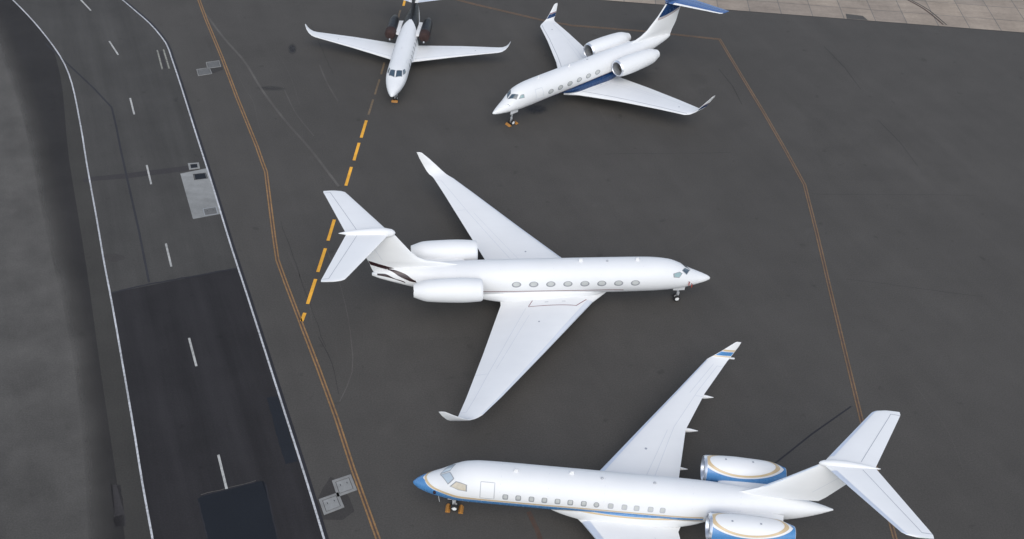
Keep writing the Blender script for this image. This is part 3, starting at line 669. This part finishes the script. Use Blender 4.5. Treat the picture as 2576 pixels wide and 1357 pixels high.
    bu.grid([[(-(24.95+a), r*math.cos(6.28319*j/24)*.9, 7.52+.02*a+r*1.0*math.sin(6.28319*j/24)) for j in range(24)] for a, r in P], 'white', True, True, True); bu.obj('tail_bullet', root)
    tailplane(root, tipround([(25.35, .05, 7.52, 3.2, .09), (28.35, 4.75, 7.56, 1.78, .085), (28.62, 5.15, 7.56, 1.66, .08)], .7, .22), 'white', .70)
    for s_ in (1, -1):
        engine(root, 18.55, 5.15, s_*2.3, 3.68, .94, .74, .5, .3, rise=.02, lip='white')
        pylon(root, b, 19.6, 23.3, s_, .8, 1.75, 3.55, 3.7, .09)
    gear(root, 'nose_gear', 2.45, 0, .27, .18, .36, 1.85, -.12, .26)
    for s_ in (1, -1): gear(root, 'main_gear', 15.9, s_*2.15, .46, .32, .62, 1.55)
    for d in (6.0, 10.5): antenna(root, b, d, .3, .35)
    beacon(root, b, 8.6)
    for d, t in ((2.02, 76), (1.75, 92)):
        q = MB(); P = b.S(d, -rad(t), .0); q.tube(P, (P[0]+.05, P[1]-.12, P[2]), .03, .02, 'redline', 8); q.box((P[0]-.02, P[1]-.14, P[2]-.3), (P[0]+.05, P[1]-.11, P[2]), 'flag'); q.obj('probe_cover', root)
    return root
def fin_point(f_, x, z, sd_):          # point on the fin's side at distance aft x and height z
    u = 0
    for i in range(f_.n-1):
        a, c = f_.sec[i][2], f_.sec[i+1][2]
        if a <= z <= c: u = i+(z-a)/(c-a)
    i = min(int(u), f_.n-2); t = u-i; A, B = f_.sec[i], f_.sec[i+1]; le = A[0]+(B[0]-A[0])*t; ch = A[3]+(B[3]-A[3])*t
    return f_.at(u, min(.995, max(.01, (x-le)/ch)), sd_, .012)
jet_maroon()

# ======== white jet with navy belly stripe and blue tail ========
def jet_navy():
    root = thing('business_jet', 'white business jet with six oval windows, navy belly stripe and blue tailplane', 'airplane', (-2.985, 90.366, 0), 3.8828)
    b = Body(ROWS['G'])
    def dec(b, mb):
        zl = pchip([2.0, 3.7, 6.8, 9.15, 11.2, 13.6, 15.1, 18.5], [1.9, 2.03, 2.27, 2.30, 2.38, 2.47, 2.50, 2.72])
        zr = lambda d: max(b.zb(d)+.02, zl(d))
        zlo = pchip([2.0, 5, 7.5, 8.8, 10, 18], [1.80, 1.92, 1.98, 1.66, 1.66, 2.0])
        lo = lambda d: min(zl(d)-.1, max(b.zb(d)+.002, zlo(d)))
        strip(b, mb, 'navy', 2.6, 18.3, lambda d: b.t_of_z(d, zl(d)-.085), lambda d: b.t_of_z(d, lo(d)-.02), n=90, nt_=6)
        strip(b, mb, 'redline', 2.6, 18.3, lambda d: b.t_of_z(d, zl(d)-.02), lambda d: b.t_of_z(d, zl(d)-.06), n=90, nt_=1, off=.009)
        outline(b, mb, [(1.25, -140), (1.25, 140)], 1, .02, 'faintseam', close=False)
        for s_ in (1, -1): outline(b, mb, [(1.45, 38), (1.55, 44)], s_, .05, 'seam', close=False); outline(b, mb, [(1.5, 52), (1.62, 57)], s_, .05, 'seam', close=False)
        for d in (5.9, 8.0, 11.6, 15.6): outline(b, mb, [(d, -95), (d, 95)], 1, .018, 'faintseam', close=False)
    body_obj(b, root, dec)
    for s_ in (1, -1):
        for i in range(6): cabin_window(b, root, 6.27+i*1.243, 2.93+i*.024, s_, .33, .235)
        pane(b, root, 'cockpit_window', [(1.72, 3), (2.2, 4), (2.62, 34), (2.28, 49)], s_, 'glass')
        pane(b, root, 'cockpit_window', [(2.5, 54), (2.80, 42), (3.12, 47), (3.07, 64)], s_, 'teal', .07)
    door(b, root, [(4.41, 50), (5.25, 52), (5.33, 99), (4.37, 99)], 1)
    fairing(root, 8.0, 17.4, 2.35, 1.18, 1.36, 'navy')
    secs = [(8.9, .3, 1.3, 7.1, .11), (9.95, 1.25, 1.33, 6.0, .105), (12.2, 4.6, 1.55, 4.45, .10), (14.1, 8.2, 1.83, 3.05, .095), (15.25, 10.75, 2.06, 2.12, .09),
            (15.62, 11.0, 2.10, 1.85, .09), (16.1, 11.13, 2.2, 1.5, .085), (16.5, 11.2, 2.36, 1.3, .08), (17.1, 11.36, 2.85, .95, .08), (17.6, 11.52, 3.3, .68, .08), (17.85, 11.6, 3.55, .5, .07), (18.05, 11.62, 3.62, .28, .06)]
    def ex(f_, mb, s_):
        f_.seam(mb, [(1.0, .085), (4.2, .10)], .06, 'framelight')
        f_.seam(mb, [(1.1, .69), (2.7, .73)], .03, 'faintseam'); f_.seam(mb, [(2.7, 1), (2.7, .73), (3.85, .74), (3.85, 1)], .03, 'faintseam'); f_.seam(mb, [(1.3, .60), (2.6, .62)], .025, 'faintseam')
        f_.seam(mb, [(1.02, .12), (1.2, .16), (1.2, .62), (1.02, .7)], .03, 'faintseam'); f_.seam(mb, [(1.1, .42), (1.1, .47)], .05, 'seam'); f_.seam(mb, [(1.1, .55), (1.1, .6)], .05, 'seam')
        for sd_ in (1, -1):
            f_.patch(mb, 7.0, 7.75, .02, .98, 'navy', sd_); f_.patch(mb, 7.8, 7.95, .02, .98, 'redline', sd_, nu=3)
        fuel_cap(f_, mb, 3.5, .45)
    main_wing(root, secs, ex)
    fs = [(17.4, 0, 3.32, 6.64, .03), (17.4, 0, 3.9, 6.82, .03), (18.6, 0, 4.16, 5.75, .045), (19.5, 0, 4.4, 5.0, .065), (20.3, 0, 4.78, 4.35, .08), (21.73, 0, 6.07, 3.2, .09), (22.75, 0, 7.35, 2.55, .09)]
    mb = MB(); f_ = Foil(fs, camber=0); f_.body(mb, 'white', 4)
    for sd_ in (1, -1):
        R = []
        for i in range(11):
            k = i/10; x0_ = 21.72+(24.95-21.72)*k; zlow = 5.95+.42*k**1.6
            R.append([fin_point(f_, x0_+(22.82+(25.25-22.82)*k-x0_)*j/6, zlow+(7.3-zlow)*j/6, sd_) for j in range(7)])
        mb.grid(R, 'navy')
        for m_, dz0, dz1 in (('silver', .03, .16), ('redline', .20, .25), ('silver', -.0, .0)):
            if dz0 == dz1: continue
            mb.grid([[fin_point(f_, 21.62+3.25*k/12, 5.95+.42*(k/12)**1.6-q, sd_) for q in (dz0, dz1)] for k in range(13)], m_)
    f_.edge(mb, 3.2, 5.9, .05, 'white', .014)
    mb.obj('tail_fin', root)
    bu = MB(); P = [(0, .02), (.08, .11), (.3, .2), (.8, .27), (1.7, .28), (2.8, .2), (3.4, .02)]
    bu.grid([[(-(22.5+a), r*math.cos(6.28319*j/24)*.9, 7.35+r*math.sin(6.28319*j/24)) for j in range(24)] for a, r in P], 'navy', True, True, True); bu.obj('tail_bullet', root)
    tailplane(root, tipround([(22.7, .05, 7.32, 2.75, .09), (25.6, 4.6, 7.3, 1.25, .085), (25.75, 4.75, 7.3, 1.15, .08)], .4, .12), 'tailblue', .70, 'white')
    for s_ in (1, -1):
        engine(root, 14.2, 5.75, s_*2.12, 3.32, .93, .66, .42, .32, rise=-.005)
        pylon(root, b, 15.6, 19.3, s_, .7, 1.6, 3.3, 3.36, .08)
    gear(root, 'nose_gear', 2.45, .05, .26, .18, .36, 1.95, -.2, .26)
    for s_ in (1, -1): gear(root, 'main_gear', 14.2, s_*2.08, .42, .3, .56, 1.45)
    for d in (5.4, 9.4): antenna(root, b, d, .28, .32)
    beacon(root, b, 12.0)
    return root
jet_navy()

# ======== white jet with sky blue nose and gold stripes (front of the picture) ========
def jet_blue():
    root = thing('business_jet', 'white business jet with sky blue nose cone and gold edged blue engines', 'airplane', (-5.26, 45.282, 0), 3.1232)
    b = Body(ROWS['B'])
    def dec(b, mb):
        # top and bottom of the gold line, as angle from the crown; it crosses the nose as an arc
        gt = pchip([.86, .89, 1.02, 1.25, 1.62, 2.39, 3.15, 4.63, 7.57, 9.52, 18.6], [0, 10, 33, 50, 66, 81, 89, 92.5, 92.5, 92.3, 90])
        gb = pchip([.74, .77, .95, 1.1, 1.63, 2.4, 3.15, 4.63, 7.58, 9.54, 18.6], [0, 17, 46, 57, 77, 91, 97, 98.5, 98, 97, 94.5])
        bt = lambda d: gb(d)+ (6-4*min(1, (d-.6)/1.5) if d < 2.1 else 2.2)
        bb = pchip([.0, 6.5, 8.0, 9.0, 10.0, 13.9, 17.1, 18.6], [180, 180, 150, 121, 111, 110.5, 107.5, 103])
        strip(b, mb, 'sky', .0, .62, lambda d: 0, lambda d: rad(180), n=40, nt_=48, off=.009)
        strip(b, mb, 'sky', .62, .8, lambda d: rad(max(0, (d-.64)/.16)**.6*24 if d > .64 else 0), lambda d: rad(180), n=12, nt_=48, off=.009)
        strip(b, mb, 'sky', .8, 18.4, lambda d: rad(bt(d)), lambda d: rad(max(bt(d)+2, bb(d))), n=150, nt_=30, off=.009)
        strip(b, mb, 'gold', .86, 18.4, lambda d: rad(gt(d)), lambda d: rad(gb(d)), n=190, nt_=6, off=.012)
        strip(b, mb, 'gold', .745, .86, lambda d: 0, lambda d: rad(gb(d)), n=10, nt_=8, off=.012)
        strip(b, mb, 'gold', 8.2, 18.4, lambda d: rad(bb(d)+2.5), lambda d: rad(bb(d)+8.0), n=80, nt_=4, off=.012)
        for d in (5.6, 8.6, 12.1, 17.6, 20.6): outline(b, mb, [(d, -85), (d, 85)], 1, .018, 'faintseam', close=False)
    body_obj(b, root, dec)
    ws = [5.96, 6.77, 7.6, 8.41, 9.23, 10.03, 10.87, 11.66, 12.55, 13.41, 14.17, 15.04, 15.79]
    for s_ in (1, -1):
        for i, d in enumerate(ws): cabin_window(b, root, d, 3.225+.006*i, s_, .17, .20, 2 if i == 7 else 4, 'framelight' if i > 7 else 'frame', 'shade', .70)
        pane(b, root, 'cockpit_window', [(1.72, 2), (2.34, 2.5), (2.66, 31), (2.3, 47)], s_, 'glasslight')
        pane(b, root, 'cockpit_window', [(2.44, 54), (2.80, 40), (3.5, 51), (3.52, 70), (2.97, 66)], s_, 'tan', .06)
    door(b, root, [(4.36, 40), (5.24, 40), (5.26, 88), (4.38, 88)], 1, 'framelight')
    fairing(root, 7.9, 19.4, 2.95, .98, 1.46, 'white', (('sky', 2.52, 2.68), ('gold', 2.40, 2.495)))
    secs = [(9.9, .3, 1.45, 7.6, .115), (10.95, 1.4, 1.48, 6.1, .11), (14.95, 7.0, 1.85, 2.95, .10), (17.4, 10.4, 2.1, 2.0, .095), (19.75, 13.7, 2.34, 1.5, .09), (19.98, 13.86, 2.4, 1.42, .085),
            (20.25, 13.95, 2.55, 1.24, .08), (20.7, 14.05, 2.9, .96, .08), (21.2, 14.16, 3.35, .68, .08), (21.6, 14.24, 3.72, .42, .07), (21.72, 14.25, 3.78, .3, .06)]
    def ex(f_, mb, s_):
        f_.edge(mb, 1.0, 3.95, .075, 'boot')
        f_.seam(mb, [(1.15, .70), (2.9, .72)], .03, 'faintseam'); f_.seam(mb, [(2.9, 1), (2.9, .72), (3.8, .72), (3.8, 1)], .03, 'faintseam'); f_.seam(mb, [(2.95, .5), (3.85, .5)], .03, 'faintseam'); f_.seam(mb, [(1.2, .60), (1.95, .60)], .03, 'faintseam')
        fuel_cap(f_, mb, 1.62, .40, .09)
        for sd_ in (1, -1):
            f_.patch(mb, 5.55, 6.0, .03, .97, 'gold', sd_, nu=4); f_.patch(mb, 6.12, 7.0, .03, .97, 'sky', sd_, nu=5); f_.patch(mb, 7.1, 7.4, .03, .97, 'gold', sd_, nu=4)
        o_ = Vector(f_.at(5.2, .99)); mb.box((o_.x-.35, min(o_.y-.05, o_.y+.05), o_.z-.05), (o_.x+.05, max(o_.y-.05, o_.y+.05), o_.z+.07), 'white', .03)
    main_wing(root, secs, ex)
    for s_ in (1, -1):          # flap track fairings under the trailing edge
        for d, y, z in ((17.0, 3.9, 1.5), (17.85, 7.2, 1.75), (19.1, 10.3, 2.0)):
            q = MB(); q.grid([[(-(d-1.3+a), s_*y+r*math.cos(6.28319*j/16)*.75, z-.2+.03*a+r*math.sin(6.28319*j/16)) for j in range(16)] for a, r in ((0, .02), (.5, .15), (1.1, .2), (1.7, .15), (2.25, .02))], 'white', True, True, True); q.obj('flap_fairing', root)
    fs = [(19.9, 0, 4.02, 5.6, .03), (20.9, 0, 4.4, 4.95, .05), (21.6, 0, 4.78, 4.5, .07), (22.13, 0, 5.2, 4.25, .085), (22.98, 0, 5.9, 3.85, .09), (24.75, 0, 7.45, 3.15, .09)]
    mb = MB(); f_ = Foil(fs, camber=0); f_.body(mb, 'white', 4); f_.edge(mb, 2.5, 4.95, .05, 'metal')
    for sd_ in (1, -1): f_.seam(mb, [(2.4, .70), (5, .70)], .03, 'faintseam', sd_)
    mb.obj('tail_fin', root)
    bu = MB(); P = [(0, .02), (.08, .12), (.3, .21), (.9, .3), (1.7, .31), (2.6, .22), (3.2, .12), (3.75, .02)]
    bu.grid([[(-(24.7+a), r*math.cos(6.28319*j/24)*.9, 7.58-.015*a+r*math.sin(6.28319*j/24)) for j in range(24)] for a, r in P], 'white', True, True, True); bu.obj('tail_bullet', root)
    tailplane(root, tipround([(24.95, .05, 7.56, 3.2, .09), (28.45, 4.3, 7.56, 1.95, .085), (28.75, 4.65, 7.56, 1.82, .08)], .75, .26), 'white', .66, 'boot')
    def nac(mb, ring, R, x0, L, y, z, rise):
        out = 1 if y > 0 else -1
        def pt(a, phi, off): r_ = R(a)+off; return (-x0-a, y+r_*math.sin(phi), z+r_*math.cos(phi)+rise*a)
        AC_, AL, PH = 2.45, 2.5, rad(66)
        def bphi(a, k):
            u = (a-AC_)/(AL*k); return PH*k*math.sqrt(max(0, 1-u*u))
        def cl(a): return max(.17, min(L*.997, a))
        for sg in (1, -1):
            R_ = []
            for i in range(61):
                th = math.pi*i/60
                R_.append([pt(cl(AC_+k*AL*math.cos(th)), sg*PH*k*math.sin(th), .009) for k in (.85, .88, .91, .94, .97)])
            mb.grid(R_, 'gold')
            R_ = []
            for i in range(71):
                a = .165+(L*.997-.165)*i/70; p0 = bphi(a, 1.06)
                R_.append([pt(a, sg*(p0+(math.pi-p0)*j/28), .009) for j in range(29)])
            mb.grid(R_, 'sky')
        for a in (1.35, 3.1): mb.poly([(-x0-a+.07*math.cos(k*.5236), y+.07*math.sin(k*.5236)+.12*out, z+R(a)+.012+rise*a) for k in range(12)], 'seam')
    for s_ in (1, -1):
        engine(root, 18.5, 5.3, s_*2.32, 3.45, .92, .76, .5, .36, decals=nac)
        pylon(root, b, 19.4, 23.2, s_, .8, 1.75, 3.3, 3.4, .09)
    gear(root, 'nose_gear', 2.72, 0, .26, .18, .4, 1.8, .1, .27)
    for s_ in (1, -1): gear(root, 'main_gear', 15.6, s_*2.05, .46, .32, .6, 1.6)
    for d, t in ((6.3, 4), (9.8, -6)): antenna(root, b, d, .25, .34, t)
    beacon(root, b, 11.9); beacon(root, b, 15.2)
    q = MB(); P = b.S(1.48, rad(89), 0); q.lathe([(0, .10), (.12, .09), (.16, .02)], (P[0], P[1], P[2]), 'maroon', 'y', 12, True, True); q.obj('probe_cover', root)
    q = MB(); P = b.S(1.7, rad(135)); q.tube(P, (P[0]-.1, P[1]+.1, P[2]-.45), .02, .02, 'strut', 8); q.obj('blade_antenna', root)
    return root
jet_blue()

# ======== smaller white jet with charcoal engines and tail (far side) ========
def jet_charcoal():
    root = thing('business_jet', 'small white straight winged jet with charcoal engines nosing along the dashed amber line', 'airplane', (-12.933, 92.379, 0), 4.6960)
    b = Body(ROWS['C'])
    def dec(b, mb):
        a0 = pchip([11.9, 12.3, 12.8, 13.3, 13.75, 13.8], [72, 50, 33, 17, 2, 0]); a1 = pchip([11.9, 12.6, 14, 16, 18.2], [73, 76, 66, 58, 60])
        strip(b, mb, 'charcoal', 11.9, 18.15, lambda d: rad(max(0, a0(d))), lambda d: rad(a1(d)), n=40, nt_=8)
        outline(b, mb, [(1.0, -140), (1.0, 140)], 1, .018, 'faintseam', close=False)
        for s_ in (1, -1): outline(b, mb, [(5.0, 45), (5.7, 45), (5.7, 80), (5.0, 80)], s_, .03, 'faintseam')
    body_obj(b, root, dec)
    for s_ in (1, -1):
        for i in range(7): cabin_window(b, root, 5.4+i*.86, 2.28, s_, .16, .22, 2.6)
        pane(b, root, 'cockpit_window', [(2.27, 3), (3.03, 3.5), (3.3, 34), (2.62, 44)], s_, 'glass', .06)
        pane(b, root, 'cockpit_window', [(2.85, 47), (3.42, 37), (3.85, 47), (3.62, 60), (3.2, 58)], s_, 'glass', .06)
    fairing(root, 7.0, 13.4, 1.7, .78, 1.2)
    secs = [(7.6, .3, 1.12, 4.0, .12), (8.15, 1.1, 1.16, 3.45, .115), (9.55, 5.6, 1.42, 2.25, .105), (10.58, 9.6, 1.69, 1.12, .095), (10.72, 10.0, 1.76, .98, .09), (10.92, 10.35, 1.95, .78, .085), (11.12, 10.6, 2.24, .55, .08), (11.3, 10.74, 2.52, .32, .07), (11.38, 10.78, 2.6, .2, .06)]
    def ex(f_, mb, s_):
        f_.edge(mb, 1.0, 3.6, .05, 'white'); f_.seam(mb, [(1.0, .1), (2.9, .12)], .05, 'faintseam'); f_.seam(mb, [(1.1, .70), (2.0, .72), (2.0, 1)], .03, 'faintseam'); f_.seam(mb, [(2.0, .72), (2.9, .74), (2.9, 1)], .03, 'faintseam')
        fuel_cap(f_, mb, 2.4, .4, .06)
    main_wing(root, secs, ex)
    fs = [(13.2, 0, 2.95, 5.4, .03), (14.2, 0, 3.3, 4.7, .06), (15.2, 0, 4.15, 4.0, .09), (16.0, 0, 5.2, 3.4, .09), (16.9, 0, 6.3, 2.75, .09)]
    mb = MB(); f_ = Foil(fs, camber=0); f_.body(mb, 'charcoal', 4); f_.edge(mb, 1.9, 3.9, .05, 'charcoal'); mb.obj('tail_fin', root)
    tailplane(root, tipround([(15.75, .05, 3.9, 2.2, .1), (17.5, 3.9, 3.94, 1.2, .09), (17.6, 4.0, 3.94, 1.15, .08)], .35, .12), 'white', .68, 'boot')
    for s_ in (1, -1):
        engine(root, 10.75, 4.0, s_*1.78, 2.55, .56, .42, .34, .34, m='charcoal', lip='cover', covered='cover')
        pylon(root, b, 11.1, 14.2, s_, .6, 1.3, 2.45, 2.5, .09)
        q = MB(); P = Vector((-10.6, s_*1.78, 2.2)); q.box(P-Vector((.02, .07, .14)), P+Vector((.02, .07, .05)), 'framelight'); q.obj('warning_tag', root)
    gear(root, 'nose_gear', 2.35, 0, .23, .16, .3, 1.25, -.05, .22)
    for s_ in (1, -1): gear(root, 'main_gear', 10.6, s_*1.5, .36, .25, .45, 1.25)
    antenna(root, b, 7.0, .22, .28); antenna(root, b, 10.2, .2, .26)
    return root
jet_charcoal()

# ======== wheel chocks ========
def chock(x, y, rz, label, l=.45, w_=.16, h=.17):
    t = MB(); P = [(-w_, 0), (w_, 0), (w_*.35, h), (-w_*.35, h)]
    t.grid([[(a, -l/2, z_) for a, z_ in P], [(a, l/2, z_) for a, z_ in P]], 'chock', True, True, True)
    o = t.obj('wheel_chock', flat=True); o.location = (x, y, .004); o.rotation_euler = (0, 0, rz); tag(o, label, 'wheel chock', 'wheel chocks at the nosewheels'); return o
def place(jx, jy, yaw, d, side): return (jx-d*math.cos(yaw)-side*math.sin(yaw), jy-d*math.sin(yaw)+side*math.cos(yaw))
for d, s_, lab in ((2.30, .12, 'orange chock in front of the nosewheel of the blue nosed jet'), (3.15, .12, 'orange chock behind the nosewheel of the blue nosed jet')):
    x, y = place(-5.26, 45.282, 3.1232, d, s_); chock(x, y, 3.1232, lab, .6)
for d, s_, lab in ((2.03, .08, 'orange chock in front of the nosewheel of the navy striped jet'), (2.87, .12, 'orange chock behind the nosewheel of the navy striped jet')):
    x, y = place(-2.985, 90.366, 3.8828, d, s_); chock(x, y, 3.8828, lab, .62)
x, y = place(-12.933, 92.379, 4.696, 1.98, 0); chock(x, y, 4.696, 'orange chock under the nose of the small jet with charcoal engines', .6)
